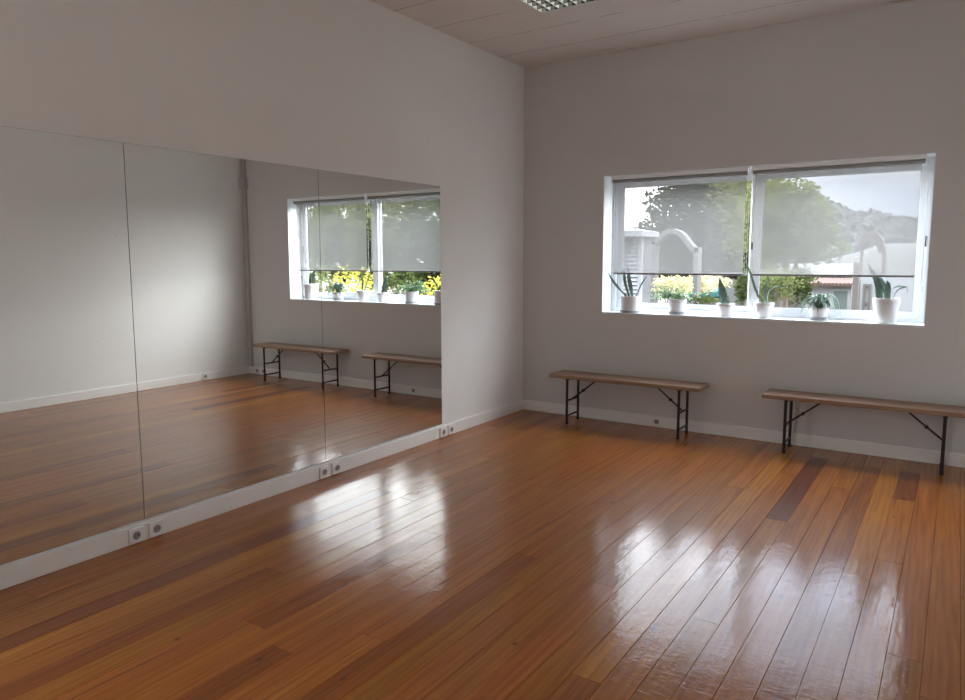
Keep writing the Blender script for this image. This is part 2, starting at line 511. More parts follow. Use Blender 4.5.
# ------------------------------------------------------------------ roller blinds
def blind(x0, x1, fx0, fx1, label, chain_x, chain_z):
    o = empty('roller_blind', ((x0+x1)/2, .05, WZ1), label, 'roller blind', 'roller blinds in the window')
    ox, oz = -(x0+x1)/2, -WZ1
    zc, r = 2.213, .0215
    b = MB()
    prof = [(-.017, .031), (-.017, .002), (-.013, -.001), (.022, -.001), (.022, .031)]
    pr = [(prof[0][0]+.004, .0325), (prof[0][0], .028)]+prof[1:4]+[(.022, .0325)]
    for xx in (x0+.004, x1-.004):
        b.v += [(xx+ox, q_[0], 2.212+q_[1]+oz) for q_ in pr]
    n_ = len(pr)
    for i in range(n_): b.f.append([i, (i+1) % n_, n_+(i+1) % n_, n_+i]); b.sm.append(False); b.at.append(0)
    b.f += [list(range(n_)), list(range(2*n_-1, n_-1, -1))]; b.sm += [False]*2; b.at += [0]*2
    b.build('roller_lit_top', M['rail'], o, bevel=.002)  # lit top of the roller, made as a separate white piece
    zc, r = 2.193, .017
    MB().lathe([(0, x0+.008+ox), (r, x0+.008+ox), (r, x1-.008+ox), (0, x1-.008+ox)], (0, .003, zc+oz), 28, 'x').build('roller_shaded_underside', M['blind_underside'], o)
    for bx, sgn in ((x0, 1), (x1, -1)):
        MB().box((bx+ox-.001, -.0175, 2.178+oz), (bx+sgn*.006+ox, .024, WZ1-.005+oz)).build('bracket', M['pvc'], o, bevel=.001)
    zb = 1.372
    # fabric sheet hanging from the back of the roll
    yb = r+.001
    vs, fs = [], []
    n = 14
    for i in range(n+1):
        for j, z in enumerate((zc, 1.8, zb)):
            wv_ = .0012*math.sin(i*1.9+j)
            vs.append((fx0+(fx1-fx0)*i/n+ox, yb+wv_, z+oz))
    for i in range(n):
        for j in range(2): fs.append((i*3+j, i*3+3+j, i*3+4+j, i*3+1+j))
    MB().add(vs, fs, True).build('fabric', M['screen'], o)
    MB().box((fx0+ox, yb-.004, zb-.014+oz), (fx1+ox, yb+.005, zb+.002+oz)).build('bottom_bar', M['blind_bar'], o, bevel=.002)
    b = MB()
    for s_ in (-.006, .006):
        b.tube([(chain_x+ox+s_, -.004+s_, zc+oz), (chain_x+ox+s_, -.004+s_, chain_z+.015+oz)], .0014, 6)
    ch = b.build('pull_chain', M['pvc'], o)
    MB().box((chain_x+ox-.009, -.013, chain_z-.012+oz), (chain_x+ox+.009, .003, chain_z+.02+oz)).build('chain_weight', M['pvc'], ch, bevel=.003)
    return o


blind(.902, 2.090, .919, 2.072, 'left roller blind, hanging half down over the left window pane', 2.096, 1.372)
blind(2.122, 3.325, 2.142, 3.297, 'right roller blind, hanging half down over the right window pane', 3.352, 1.275)

# ------------------------------------------------------------------ mirrors
MB0, MT = .1135, 2.0913
ys = [-5.358, -4.029, -2.6995, -1.3574]
labs = ['tall frameless mirror panel cut off by the left edge of the picture',
        'middle frameless mirror panel, reflecting the blank right wall',
        'right frameless mirror panel, reflecting the window and potted plants']
for k in range(3):
    y0, y1 = ys[k]+.0011, ys[k+1]-.0011
    r = empty('mirror_panel', (0, (y0+y1)/2, MB0), labs[k], 'mirror', 'mirror panels on the left wall')
    hy, hz = (y1-y0)/2, MT-MB0
    MB().box((.0002, -hy, 0), (.0052, hy, hz)).build('backing', M['mirror_edge'], r)
    MB().add([(.0054, -hy+.0008, .0008), (.0054, hy-.0008, .0008), (.0054, hy-.0008, hz-.0008), (.0054, -hy+.0008, hz-.0008)], [(0, 1, 2, 3)]).build('mirror_glass', M['mirror'], r)
# chips along the joint between the first two panels
cr = random.Random(3)

# ------------------------------------------------------------------ sockets
def socket_proto():
    o = empty('wall_socket', (0, 0, 0), 'x', 'power socket', 'white power sockets along the baseboards')
    s = .041
    b = MB().box((0, -s, -s), (.011, s, s))
    b.build('cover_plate', M['socket'], o, bevel=.003)
    b = MB().lathe([(.0285, .0095), (.0285, .0135), (.0225, .0135), (.0215, .012)], (0, 0, 0), 32, 'x')
    b.build('rim', M['socket'], o)
    w_ = MB().lathe([(.0218, .0125), (0, .0118)], (0, 0, 0), 32, 'x').build('well', M['socket_well'], o)
    for sy in (-1, 1):
        MB().lathe([(0.0, .0130), (.0034, .0130), (.0034, .0118)], (0, sy*.0095, 0), 12, 'x').build('pin_hole', M['black'], w_)
    for sz in (-1, 1):
        MB().box((.0118, -.003, sz*.0195-.003), (.0134, .003, sz*.0195+.003)).build('earth_clip', M['steel'], w_)
    return o


sp = socket_proto()
sk = [((.016, -4.091, .047), 0, 'left one of the two white sockets under the joint of the first two mirror panels'),
      ((.016, -3.975, .047), 0, 'right one of the two white sockets under the joint of the first two mirror panels'),
      ((.016, -2.734, .047), 0, 'left one of the two white sockets under the far mirror joint'),
      ((.016, -2.614, .047), 0, 'right one of the two white sockets under the far mirror joint'),
      ((.016, -1.366, .047), 0, 'white socket exactly under the right edge of the last mirror panel'),
      ((.016, -1.250, .047), 0, 'white socket just right of the mirrors, below bare wall'),
      ((1.400, -.014, .052), -PI/2, 'white socket on the baseboard behind the left bench'),
      ((3.915, -.014, .052), -PI/2, 'white socket behind the far end of the right bench, seen in mirror, nearer the bench'),
      ((4.035, -.014, .052), -PI/2, 'white socket in the right back corner, seen in the mirror'),
      ((W-.014, -.69, .052), PI, 'lone white socket on the right wall, seen only in the mirror')]
for k, (l, rz, lab) in enumerate(sk):
    o = sp if k == 0 else copy_tree(sp)
    o.location = l; o.rotation_euler.z = rz; o['label'] = lab

# ------------------------------------------------------------------ cable trunking in the right back corner
tk = empty('cable_trunking', (W-.06, -.001, 0), 'vertical cable trunking in the corner, seen in the mirror', 'trunking')
MB().box((-.030, -.036, HB+.002), (.030, 0, H-.001)).build('trunking_cover', M['trunk'], tk, bevel=.003)
MB().box((-.052, -.065, 2.415), (.055, 0, 2.545)).build('junction_box', M['trunk'], tk, bevel=.006)

# ------------------------------------------------------------------ benches
def bench_proto():
    L, D, Z, TK = 1.38, .285, .452, .034
    o = empty('folding_bench', (0, 0, 0), 'x', 'bench', 'folding benches under the window')
    top = MB().box((-L/2, -D/2, Z-TK), (L/2, D/2, Z)).build('seat', M['bench'], o, bevel=.006)
    lx, ly, r = L/2-.175, D/2-.025, .0115
    zt = Z-TK
    for s in (-1, 1):
        fr_ = MB().box((s*lx-.014, -ly-.008, zt-.014), (s*lx+.014, ly+.008, zt-.0005)).build('leg_mount', M['metal_dark'], o, bevel=.002)
        for sy in (-1, 1):
            lg = MB().tube([(s*lx, sy*ly, .012), (s*lx, sy*ly, zt-.012)], r, 12).build('leg', M['metal_dark'], o)
            MB().tube([(s*lx, sy*ly, 0), (s*lx, sy*ly, .022)], r+.0028, 12).build('foot_cap', M['black'], lg)
        MB().tube([(s*lx, -ly, .075), (s*lx, ly, .075)], .0085, 10).build('crossbar', M['metal_dark'], o)
        MB().tube([(s*lx, -ly, .215), (s*lx, ly, .215)], .0085, 10).build('crossbar', M['metal_dark'], o)
        # folding brace of two hinged flat bars
        a = Vector((s*lx, 0, .215)); e_ = Vector((s*(lx-.24), 0, zt-.008)); mid = a.lerp(e_, .45)
        br = MB().tube([a, mid], .0075, 8).tube([mid, e_], .0065, 8).build('brace', M['metal_dark'], o)
        MB().lathe([(0, -.014), (.013, -.014), (.013, .014), (0, .014)], tuple(mid), 14, 'y').build('hinge', M['metal_dark'], br)
        MB().box((s*(lx-.24)-.022, -.02, zt-.010), (s*(lx-.24)+.022, .02, zt-.0005)).build('brace_mount', M['metal_dark'], o, bevel=.002)
    return o


bp_ = bench_proto()
b2 = copy_tree(bp_)
bp_.location = (1.178, -.215, 0); bp_.rotation_euler.z = math.radians(.6)
bp_['label'] = 'left wooden folding bench with dark metal legs, whole in view under the window'
b2.location = (3.035, -.185, 0); b2.rotation_euler.z = math.radians(.4)
b2['label'] = 'right wooden folding bench with dark metal legs, cut off by the right picture edge'

# ------------------------------------------------------------------ louvred ceiling light
lt = empty('louvre_ceiling_light', (LX0+LS/2, LY0-LS/2, H), 'square recessed ceiling light with a white louvre grid', 'ceiling light')
hs_ = LS/2
b = MB()
for (x0, y0, x1, y1) in ((-hs_-.006, -hs_-.006, -hs_+.012, hs_+.006), (hs_-.012, -hs_-.006, hs_+.006, hs_+.006), (-hs_+.012, -hs_-.006, hs_-.012, -hs_+.012), (-hs_+.012, hs_-.012, hs_-.012, hs_+.006)):
    b.box((x0, y0, -.006), (x1, y1, .002))
b.build('light_frame', M['alu'], lt)
M['louvre'] = plain('white_louvre', (.93, .94, .92), .4, .01)
M['louvre_dark'] = plain('mirror_louvre_dark_reflection', (.22, .22, .21), .2, .01, 12, Metallic=.9)  # mirror blades; the dark room they reflect is put into this colour
M['louvre_in'] = plain('louvre_housing', (.07, .07, .07), .5, .02)
t = NT('lit_fluorescent_tube')
em = t.n('ShaderNodeEmission'); em.inputs[0].default_value = (1.0, 1.0, .93, 1); em.inputs[1].default_value = 9.0
M['tube'] = t.done(em)
N = 8
pitch = (LS-.024)/N
for ax in (0, 1):
    b = MB()
    for i in range(N+1):
        c_ = -hs_+.012+i*pitch
        # wedge blade: wide at the bottom, sharp at the top
        w_, zt_, zb_ = .0075, .034, -.004
        if i in (0, N): w_ = .005
        P = []
        for q_ in (-hs_+.012, hs_-.012):
            for (dx, z_) in ((-w_, zt_), (w_, zt_), (0, zb_)):
                P.append((c_+dx, q_, z_) if ax == 0 else (q_, c_+dx, z_))
        b.add(P, [(0, 1, 2), (3, 5, 4), (0, 3, 4, 1), (1, 4, 5, 2), (2, 5, 3, 0)])
    b.build('reflector_strips' if ax == 0 else 'cross_blades', M['louvre'] if ax == 0 else M['louvre_dark'], lt)
b = MB(); b.box((-hs_+.001, -hs_+.001, .112), (hs_-.001, hs_-.001, .119))
for (x0, y0, x1, y1) in ((-hs_, -hs_, -hs_+.002, hs_), (hs_-.002, -hs_, hs_, hs_), (-hs_, -hs_, hs_, -hs_+.002), (-hs_, hs_-.002, hs_, hs_)):
    b.box((x0, y0, .002), (x1, y1, .112))
b.build('housing', M['louvre_in'], lt)
for k in range(4):
    xx = -hs_+LS*(k+.5)/4
    MB().tube([(xx, -hs_+.01, .085), (xx, hs_-.01, .085)], .013, 12).build('fluorescent_tube', M['tube'], lt)

# ------------------------------------------------------------------ pots and plants
def strap_leaf(pts, w, name, mat, parent, flat=Vector((0, -1, 0)), base_w=.5, thick=.0022):
    """strap leaf along control points (Catmull-Rom), widest past the middle, pointed tip"""
    P = [Vector(p) for p in pts]
    if len(P) == 2: P = [P[0], P[0].lerp(P[1], .5), P[1]]
    Q = []
    ext = [P[0]*2-P[1]]+P+[P[-1]*2-P[-2]]
    for i in range(1, len(ext)-2):
        for k in range(6):
            u = k/6
            a, b_, c_, d_ = ext[i-1], ext[i], ext[i+1], ext[i+2]
            Q.append(.5*((2*b_)+(c_-a)*u+(2*a-5*b_+4*c_-d_)*u*u+(3*b_-a-3*c_+d_)*u**3))
    Q.append(P[-1])
    n = len(Q)
    vs, fs = [], []
    for i, q_ in enumerate(Q):
        tt = i/(n-1)
        d_ = (Q[min(i+1, n-1)]-Q[max(i-1, 0)]).normalized()
        side = d_.cross(flat)
        if side.length < .1: side = d_.cross(Vector((1, 0, 0)))
        side.normalize(); nrm = side.cross(d_)
        ww = w*(base_w+(1-base_w)*math.sin(min(tt/.55, 1)*PI/2))*(1 if tt < .55 else math.cos((tt-.55)/.45*PI/2)**.8)
        ww = max(ww, .0004)/2
        vs += [q_-side*ww, q_-nrm*(ww*.22)-nrm*thick, q_+side*ww, q_-nrm*(ww*.22)+nrm*thick*.6]
    for i in range(n-1):
        for j in range(4):
            fs.append((i*4+j, i*4+(j+1) % 4, i*4+4+(j+1) % 4, i*4+4+j))
    fs += [(0, 1, 2, 3), tuple(4*(n-1)+k for k in (3, 2, 1, 0))]
    return MB().add(vs, fs, True).build(name, mat, parent)


SZ = WZ0+.012   # top of sill


def pot(name, cx, cy, rt, rb, h, label, cat, saucer=False, group='potted plants on the windowsill', rim=.0):
    o = empty(name, (cx, cy, SZ), label, cat, group)
    z0 = .0
    if saucer:
        MB().lathe([(0, 0), (rb+.006, 0), (rb+.012, .012), (rb+.012, .020), (rb+.008, .020), (rb+.004, .006), (0, .006)]).build('saucer', M['ceramic_grey'], o)
        z0 = .0065
    MB().lathe([(0, z0), (rb-.004, z0), (rb, z0+.004), (rt-.001-rim, h-.02), (rt, h-.019), (rt, h-.002), (rt-.002, h), (rt-.006, h), (rt-.008, h-.02), (rb-.006, z0+.01), (0, z0+.01)]).build('pot', M['ceramic'], o)
    rs = rb+(rt-rb)*.85-.008
    s = MB().lathe([(0, h-.014), (rs*.6, h-.013), (rs, h-.016), (rs, h-.022), (0, h-.022)], n=24).build('soil', M['soil'], o)
    return o


def L_(o, px, py, Y=.1):
    """a leaf point in the pot's own frame"""
    p_ = at(px, py, Y)
    return p_-Vector(o.location)


def add_leaves(o, specs, h, mat=None):
    for (bx, pts, w, fl_) in specs:
        P = [Vector((bx[0], bx[1], h-.02))]
        for a_ in pts: P.append(L_(o, a_[0], a_[1], a_[2] if len(a_) > 2 else .1))
        f_ = Vector((math.sin(fl_), -math.cos(fl_), 0))
        strap_leaf(P, w, 'leaf', mat or M['snake'], o, f_)


yp = .105
p1 = pot('potted_snake_plant', 1.082, yp, .092, .086, .150, 'snake plant in a white pot on grey saucer, leftmost on the windowsill', 'potted plant', True)
add_leaves(p1, [((-.035, 0), [(614.5, 283), (607.5, 272)], .022, .5), ((-.012, 0), [(625, 282), (624.2, 267)], .026, .2), ((.008, .01), [(629.3, 281), (628, 266.5)], .040, -.2),
                ((.02, -.01), [(631, 285), (629, 275)], .026, .6), ((.045, 0), [(641, 285, .09), (647.5, 275.5, .08)], .017, -.5), ((-.02, .03), [(620, 290, .13), (613, 283, .14)], .016, -.5)], .150)
p2 = pot('potted_herb', 1.515, yp, .079, .066, .133, 'bushy small-leaved plant in white pot, second from left on the sill', 'potted plant', True)
p3 = pot('potted_snake_plant', 1.933, yp, .074, .054, .110, 'small snake plant with upright dark leaves in tapered white pot, left of middle bar', 'potted plant')
add_leaves(p3, [((-.01, 0), [(721, 287), (719.5, 277)], .030, .3), ((-.032, .01), [(719.5, 291), (720.5, 282)], .026, -.4), ((.014, .0), [(725, 293), (722, 283)], .028, -.2),
                ((.034, 0), [(727.5, 299), (728.5, 295)], .016, .4)], .110)
p4 = pot('potted_snake_plant', 2.242, yp, .080, .056, .126, 'snake plant with one tall thin bent leaf beside the middle window bar', 'potted plant')
add_leaves(p4, [((-.004, 0), [(756.5, 292), (752.5, 280), (749.5, 271), (744.2, 257.5)], .019, .3), ((.022, 0), [(765, 289), (771.5, 276)], .026, -.5),
                ((.03, -.02), [(769, 291, .07), (778, 286.5, .05), (788, 286, .03)], .019, 1.2), ((.008, .02), [(758, 296), (757.5, 290)], .016, .1)], .126)
# bend the tall leaf thinner low down: handled by its profile
p5 = pot('potted_trailing_plant', 2.660, yp+.01, .068, .056, .095, 'arching leafy plant in a small white pot, second from right on sill', 'potted plant', True)
p6 = pot('potted_aloe', 3.122, yp+.005, .093, .074, .188, 'spiky plant in the largest white pot, rightmost on the windowsill', 'potted plant')
add_leaves(p6, [((-.05, 0), [(876, 281), (868.3, 264.5)], .034, .3), ((-.03, -.01), [(880, 284), (875, 273)], .030, .0), ((-.005, .01), [(884, 286), (880, 276)], .028, .5),
                ((.012, 0), [(887.5, 288), (887.5, 280.5)], .030, -.3), ((.02, -.02), [(889, 286), (886, 281)], .026, .2),
                ((.04, 0), [(897, 291, .08), (906, 287, .07), (908, 294, .06)], .016, 1.0), ((.045, .02), [(893, 289, .12), (901, 286, .13), (905, 287.5, .14)], .012, 1.2),
                ((-.06, .0), [(877, 294), (875.5, 286)], .020, -.2)], .188)

# herb: many small leaves on thin stems
rr = random.Random(5)
hb, st = MB(), MB()


def small_leaf(b, p, d, size, rnd_):
    d = d.normalized(); u = d.cross(Vector((rnd_.uniform(-1, 1), rnd_.uniform(-1, 1), rnd_.uniform(-.2, 1)))).normalized()
    n_ = d.cross(u)
    b.add([p, p+d*size*.4+u*size*.32-n_*size*.06, p+d*size, p+d*size*.4-u*size*.32-n_*size*.06, p+d*size*.45+n_*size*.06], [(0, 1, 4), (1, 2, 4), (2, 3, 4), (3, 0, 4)], True)


for k in range(58):
    a = rr.uniform(0, 2*PI)
    side = math.cos(a)
    ln_ = rr.uniform(.09, .27)
    el = rr.uniform(.05, 1.25)
    tip = Vector((side*ln_*math.cos(el)*1.1-.085, math.sin(a)*ln_*math.cos(el)*.38, ln_*math.sin(el)*.62-.01))
    p0 = Vector((rr.uniform(-.03, .03), rr.uniform(-.03, .03), .118))
    mid = p0+tip*.5+Vector((0, 0, .025))
    en = p0+tip
    st.tube([p0, mid, en], .0011, 5)
    for j in range(9):
        u = rr.uniform(.25, 1)
        q_ = p0.lerp(mid, u*2) if u < .5 else mid.lerp(en, u*2-1)
        small_leaf(hb, q_, Vector((rr.uniform(-1, 1), rr.uniform(-1, 1), rr.uniform(-.5, 1))), rr.uniform(.016, .029), rr)
hb.build('foliage', M['herb'], p2, recalc=False); st.build('stems', M['herb'], p2)

# arching plant
for k in range(46):
    a = 2*PI*k/46+rr.uniform(-.1, .1)
    ln_ = rr.uniform(.085, .155); up_ = rr.uniform(.04, .12); drop = rr.uniform(-.08, .06)
    c_, s_ = math.cos(a), math.sin(a)*.62
    P = [Vector((c_*.012, s_*.012, .078)), Vector((c_*ln_*.45, s_*ln_*.45, .09+up_)), Vector((c_*ln_*.85, s_*ln_*.85, .085+up_*.75)), Vector((c_*ln_*1.05, s_*ln_*1.05, .09+drop*.7))]
    for q_ in P:
        if q_.length > 0 and math.hypot(q_.x, q_.y) < .075 and q_ is not P[0]: q_.z = max(q_.z, .105)
    strap_leaf(P, rr.uniform(.014, .021), 'leaf', M['spider'], p5, Vector((c_*.3, s_*.3, 1)), .45, .001)

# ------------------------------------------------------------------ outdoors
GZ = -.45


def foliage(blobs, n, size, seed, mat, parent, name='crown', flat=.5):
    r_ = random.Random(seed)
    b = MB()
    tot = sum(bl[3]*bl[4]*bl[5] for bl in blobs)
    for (cx, cy, cz, rx, ry, rz) in blobs:
        k = int(n*rx*ry*rz/tot)+1
        for _ in range(k):
            d = Vector((r_.gauss(0, 1), r_.gauss(0, 1), r_.gauss(0, 1))).normalized()
            rad = r_.uniform(.35, 1)**.5*(1+.16*math.sin(d.x*7+d.z*5+seed)+.1*math.sin(d.y*11-d.z*9))
            p_ = Vector((cx+d.x*rx*rad, cy+d.y*ry*rad, cz+d.z*rz*rad))
            u = Vector((r_.gauss(0, 1), r_.gauss(0, 1), r_.gauss(0, 1)*flat)).normalized()
            w_ = u.cross(Vector((r_.gauss(0, 1), r_.gauss(0, 1), r_.gauss(0, 1)))).normalized()
            s_ = size*r_.uniform(.6, 1.3)
            b.add([p_-u*s_, p_+w_*s_*.5+u*s_*.1, p_+u*s_, p_-w_*s_*.5+u*s_*.1], [(0, 1, 2, 3)], False)
    return b.build(name, mat, parent, recalc=False)


def tree(x, y, h, crown, n, size, seed, mat, label, trunk_r=.16, name='tree', group=None, kindcat='tree'):
    o = empty(name, (x, y, GZ), label, kindcat, group)
    r_ = random.Random(seed)
    foliage(crown, n, size, seed, mat, o)
    b = MB()
    top = max(c_[2] for c_ in crown)
    b.tube([(0, 0, 0), (r_.uniform(-.1, .1), 0, top*.4), (r_.uniform(-.2, .2), r_.uniform(-.1, .1), top*.85)], trunk_r, 9, trunk_r*.35)
    for c_ in crown:
        st_ = Vector((0, 0, top*r_.uniform(.25, .5)))
        en = Vector((c_[0], c_[1], c_[2]+c_[5]*.3))
        b.tube([st_, st_.lerp(en, .5)+Vector((0, 0, .15)), en], trunk_r*.4, 7, trunk_r*.1)
    b.build('trunk', M['bark'], o)
    return o


# ground and hill (setting)
gb = MB()
gb.add([(-90, TH+.01, GZ), (90, TH+.01, GZ), (130, 150, GZ), (-130, 150, GZ)], [(0, 1, 2, 3)])
S(gb.build('ground', M['ground']))


def hill(name, Y, prof, mat, seed, depth=60, bump=1.2, n=700):
    """a real ridge: rows of ground rising to the ridge line, with tree-crown lumps"""
    r_ = random.Random(seed)
    tops = [at(a_, b_, Y) for a_, b_ in prof]
    xs = [q_.x for q_ in tops]
    vs, fs = [], []
    rows = 110
    x0, x1 = xs[0], xs[-1]
    for j in range(rows+1):
        v_ = j/rows
        for i in range(n+1):
            x_ = x0+(x1-x0)*i/n
            k = max(0, min(len(xs)-2, sum(1 for q_ in xs[1:] if q_ < x_)))
            u = (x_-xs[k])/(xs[k+1]-xs[k])
            zt_ = tops[k].z*(1-u)+tops[k+1].z*u
            prof_ = math.sin(min(v_*1.25, 1)*PI/2) if v_ < .8 else math.cos((v_-.8)/.2*1.2)
            yy_ = Y-depth*.8+depth*v_
            z_ = GZ+(zt_-GZ)*prof_+(bump*(.4*noise.noise(Vector((x_*.28, yy_*.28, seed)))+.5*noise.noise(Vector((x_*.9, yy_*.9, seed)))+.35*noise.noise(Vector((x_*2.1, yy_*2.1, seed))))+.05*bump*r_.uniform(-1, 1))*(1 if j else 0)
            vs.append((x_, Y-depth*.8+depth*v_, z_))
    for j in range(rows):
        for i in range(n):
            fs.append((j*(n+1)+i, j*(n+1)+i+1, (j+1)*(n+1)+i+1, (j+1)*(n+1)+i))
    return S(MB().add(vs, fs, False).build(name, mat, recalc=False))


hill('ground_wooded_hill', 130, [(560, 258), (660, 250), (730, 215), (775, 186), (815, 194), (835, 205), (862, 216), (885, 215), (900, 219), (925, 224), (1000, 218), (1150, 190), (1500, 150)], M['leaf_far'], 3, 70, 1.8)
hill('ground_meadow_slope', 60, [(820, 262), (862, 252), (885, 244), (925, 243), (1000, 240), (1300, 235)], M['field'], 4, 30, .03)


def obox(b, p0, p1, Y0, Y1):
    """box between two image-plane corners given at depth Y0, running back to Y1"""
    a_ = at(*p0, Y0); c_ = at(*p1, Y0)
    b.box((a_.x, Y0, a_.z), (c_.x, Y1, c_.z))
    return b


# white house at the left
hx = at(641.5, 260, 9).x
ho = empty('white_house', (hx-2.5, 9, GZ), 'white house with horizontal siding at the left edge of the window', 'house')
hz = at(630, 237, 9).z
b = MB().box((-5, .03, 0), (2.5, .6, hz-GZ))
b.build('wall', M['slat_gap'], ho)
b = MB()
zz = .02
while zz < hz-GZ-.05:
    b.add([(-5, .028, zz), (2.44, .028, zz), (2.44, .028, zz+.075), (-5, .028, zz+.075), (-5, -.03, zz), (2.44, -.03, zz), (2.44, 0, zz+.075), (-5, 0, zz+.075)],
          [(0, 1, 5, 4), (4, 5, 6, 7), (7, 6, 2, 3), (0, 4, 7, 3), (1, 2, 6, 5)])
    zz += .09
b.build('siding', M['siding'], ho)
MB().box((2.44, -.05, 0), (2.52, .04, hz-GZ)).build('corner_board', M['siding'], ho)
rx = at(648, 232, 9).x-(hx-2.5)
MB().box((-5.2, -.35, hz-GZ), (rx, .7, hz-GZ+.12)).build('eaves', M['siding'], ho)
b = MB(); zr = hz-GZ+.12
b.add([(-5.2, -.35, zr), (rx, -.35, zr), (rx, .7, zr), (-5.2, .7, zr), (-4.9, .15, zr+.07), (rx-.3, .15, zr+.07)], [(0, 1, 5, 4), (1, 2, 5), (2, 3, 4, 5), (3, 0, 4)])
b.build('roof', M['stucco'], ho)

# garden gateway arches
def arch(name, Y, mat, top_pts, thick, posts, label, dep=.35, cat='garden arch'):
    P = [at(a_, b_, Y) for a_, b_ in top_pts]
    base = Vector((sum(q_.x for q_ in P)/len(P), Y, GZ))
    o = empty(name, base, label, cat, 'garden arches')
    # smooth curve
    ext = [P[0]*2-P[1]]+P+[P[-1]*2-P[-2]]
    Q = []
    for i in range(1, len(ext)-2):
        for k in range(8):
            u = k/8; a_, b_, c_, d_ = ext[i-1], ext[i], ext[i+1], ext[i+2]
            Q.append(.5*((2*b_)+(c_-a_)*u+(2*a_-5*b_+4*c_-d_)*u*u+(3*b_-a_-3*c_+d_)*u**3))
    Q.append(P[-1])
    vs, fs = [], []
    for i, q_ in enumerate(Q):
        d_ = (Q[min(i+1, len(Q)-1)]-Q[max(i-1, 0)]).normalized()
        nn = Vector((d_.z, 0, -d_.x))
        if nn.z > 0: nn = -nn
        a_ = q_-base; c_ = a_+nn*thick
        vs += [(a_.x, 0, a_.z), (a_.x, dep, a_.z), (c_.x, dep, c_.z), (c_.x, 0, c_.z)]
    for i in range(len(Q)-1):
        for j in range(4): fs.append((i*4+j, i*4+(j+1) % 4, i*4+4+(j+1) % 4, i*4+4+j))
    fs += [(0, 1, 2, 3), tuple(4*(len(Q)-1)+k for k in (3, 2, 1, 0))]
    MB().add(vs, fs, False).build('arch_top', mat, o)
    for (a_, b_, c_) in posts:
        q0, q1 = at(a_, c_, Y), at(b_, c_, Y)
        MB().box((q0.x-base.x, 0, 0), (q1.x-base.x, dep, q0.z-GZ)).build('post', mat, o, bevel=.02)
    return o


arch('garden_arch', 13, M['stucco'], [(649, 240), (655, 239), (662, 232), (671, 228.5), (681, 232), (688, 240), (694, 247), (698, 247)], .13, [(650, 655.5, 241), (693.5, 698.5, 247)],
     'pale stucco garden arch seen through the left window pane')
arch('garden_arch', 17, M['stucco_pink'], [(858, 243), (861, 238), (867, 232), (875, 231), (881, 237), (884.5, 246), (886, 251)], .19, [(861, 863, 240), (882.5, 886.5, 252)],
     'pinkish stucco garden arch seen through the right window pane')
b = MB(); a_ = at(642.5, 241, 13.4); c_ = at(650.5, 241, 13.4)
o = b.box((a_.x-2, 13.4, GZ), (c_.x, 13.65, a_.z)).build('garden_wall', M['stucco'])
tag(o, 'pale garden wall between the white house and left arch', 'wall'); o['kind'] = 'thing'

# long pale boundary wall with coping behind the shrubs
for (pa, pb, y_, Y, lab) in ((712, 746, 265.5, 24, 'pale low wall seen at the right of the left pane'), ):
    pass
fx0, fx1 = at(708, 268, 24).x, at(850, 268, 24).x
ft = at(780, 263.5, 24).z
ow = empty('outbuilding_roof', ((fx0+fx1)/2, 24, GZ), 'long low outbuilding with pale roof behind the shrubs', 'outbuilding')
hw = (fx1-fx0)/2
ht = ft-GZ
MB().add([(-hw, 0, ht-.42), (hw, 0, ht-.42), (hw, 3, ht-.02), (-hw, 3, ht-.02), (-hw, 0, ht-.5), (hw, 0, ht-.5), (hw, 3.1, ht-.5), (-hw, 3.1, ht-.5)],
         [(0, 1, 2, 3), (4, 5, 1, 0), (5, 6, 2, 1), (7, 4, 0, 3), (6, 7, 3, 2)]).build('roof', M['stucco'], ow)
MB().box((-hw+.2, .3, 0), (hw-.2, 3, ht-.5)).build('wall', M['stucco'], ow)

# white garage with tiled edge
gx0, gx1 = at(806, 280, 15).x, at(852, 280, 15).x
gz = at(830, 285, 15).z
og = empty('garage', ((gx0+gx1)/2, 15, GZ), 'small white garage with tiled roof edge and pale door', 'garage')
gw = (gx1-gx0)/2; gh = gz-GZ
MB().box((-gw, 0, 0), (gw, 1.5, gh)).build('wall', M['siding'], og)
b = MB()
for k in range(14):
    xx = -gw-.1+(2*gw+.2)*(k+.5)/14
    b.tube([(xx, -.25, gh+.02), (xx, 1.5, gh+.12)], (gw+.1)/14*1.02, 8)
b.build('roof_tiles', M['rooftile'], og)
dx0, dx1 = at(834, 290, 15).x-(gx0+gx1)/2, at(848, 290, 15).x-(gx0+gx1)/2
dz = at(840, 291, 15).z-GZ
dr = MB().box((dx0, -.04, 0), (dx1, .0, dz)).build('door', M['shutter'], og)
MB().box((dx0-.06, -.05, 0), (dx0, .0, dz+.06)).box((dx1, -.05, 0), (dx1+.06, .0, dz+.06)).box((dx0, -.05, dz), (dx1, 0, dz+.06)).build('door_frame', M['siding'], dr)

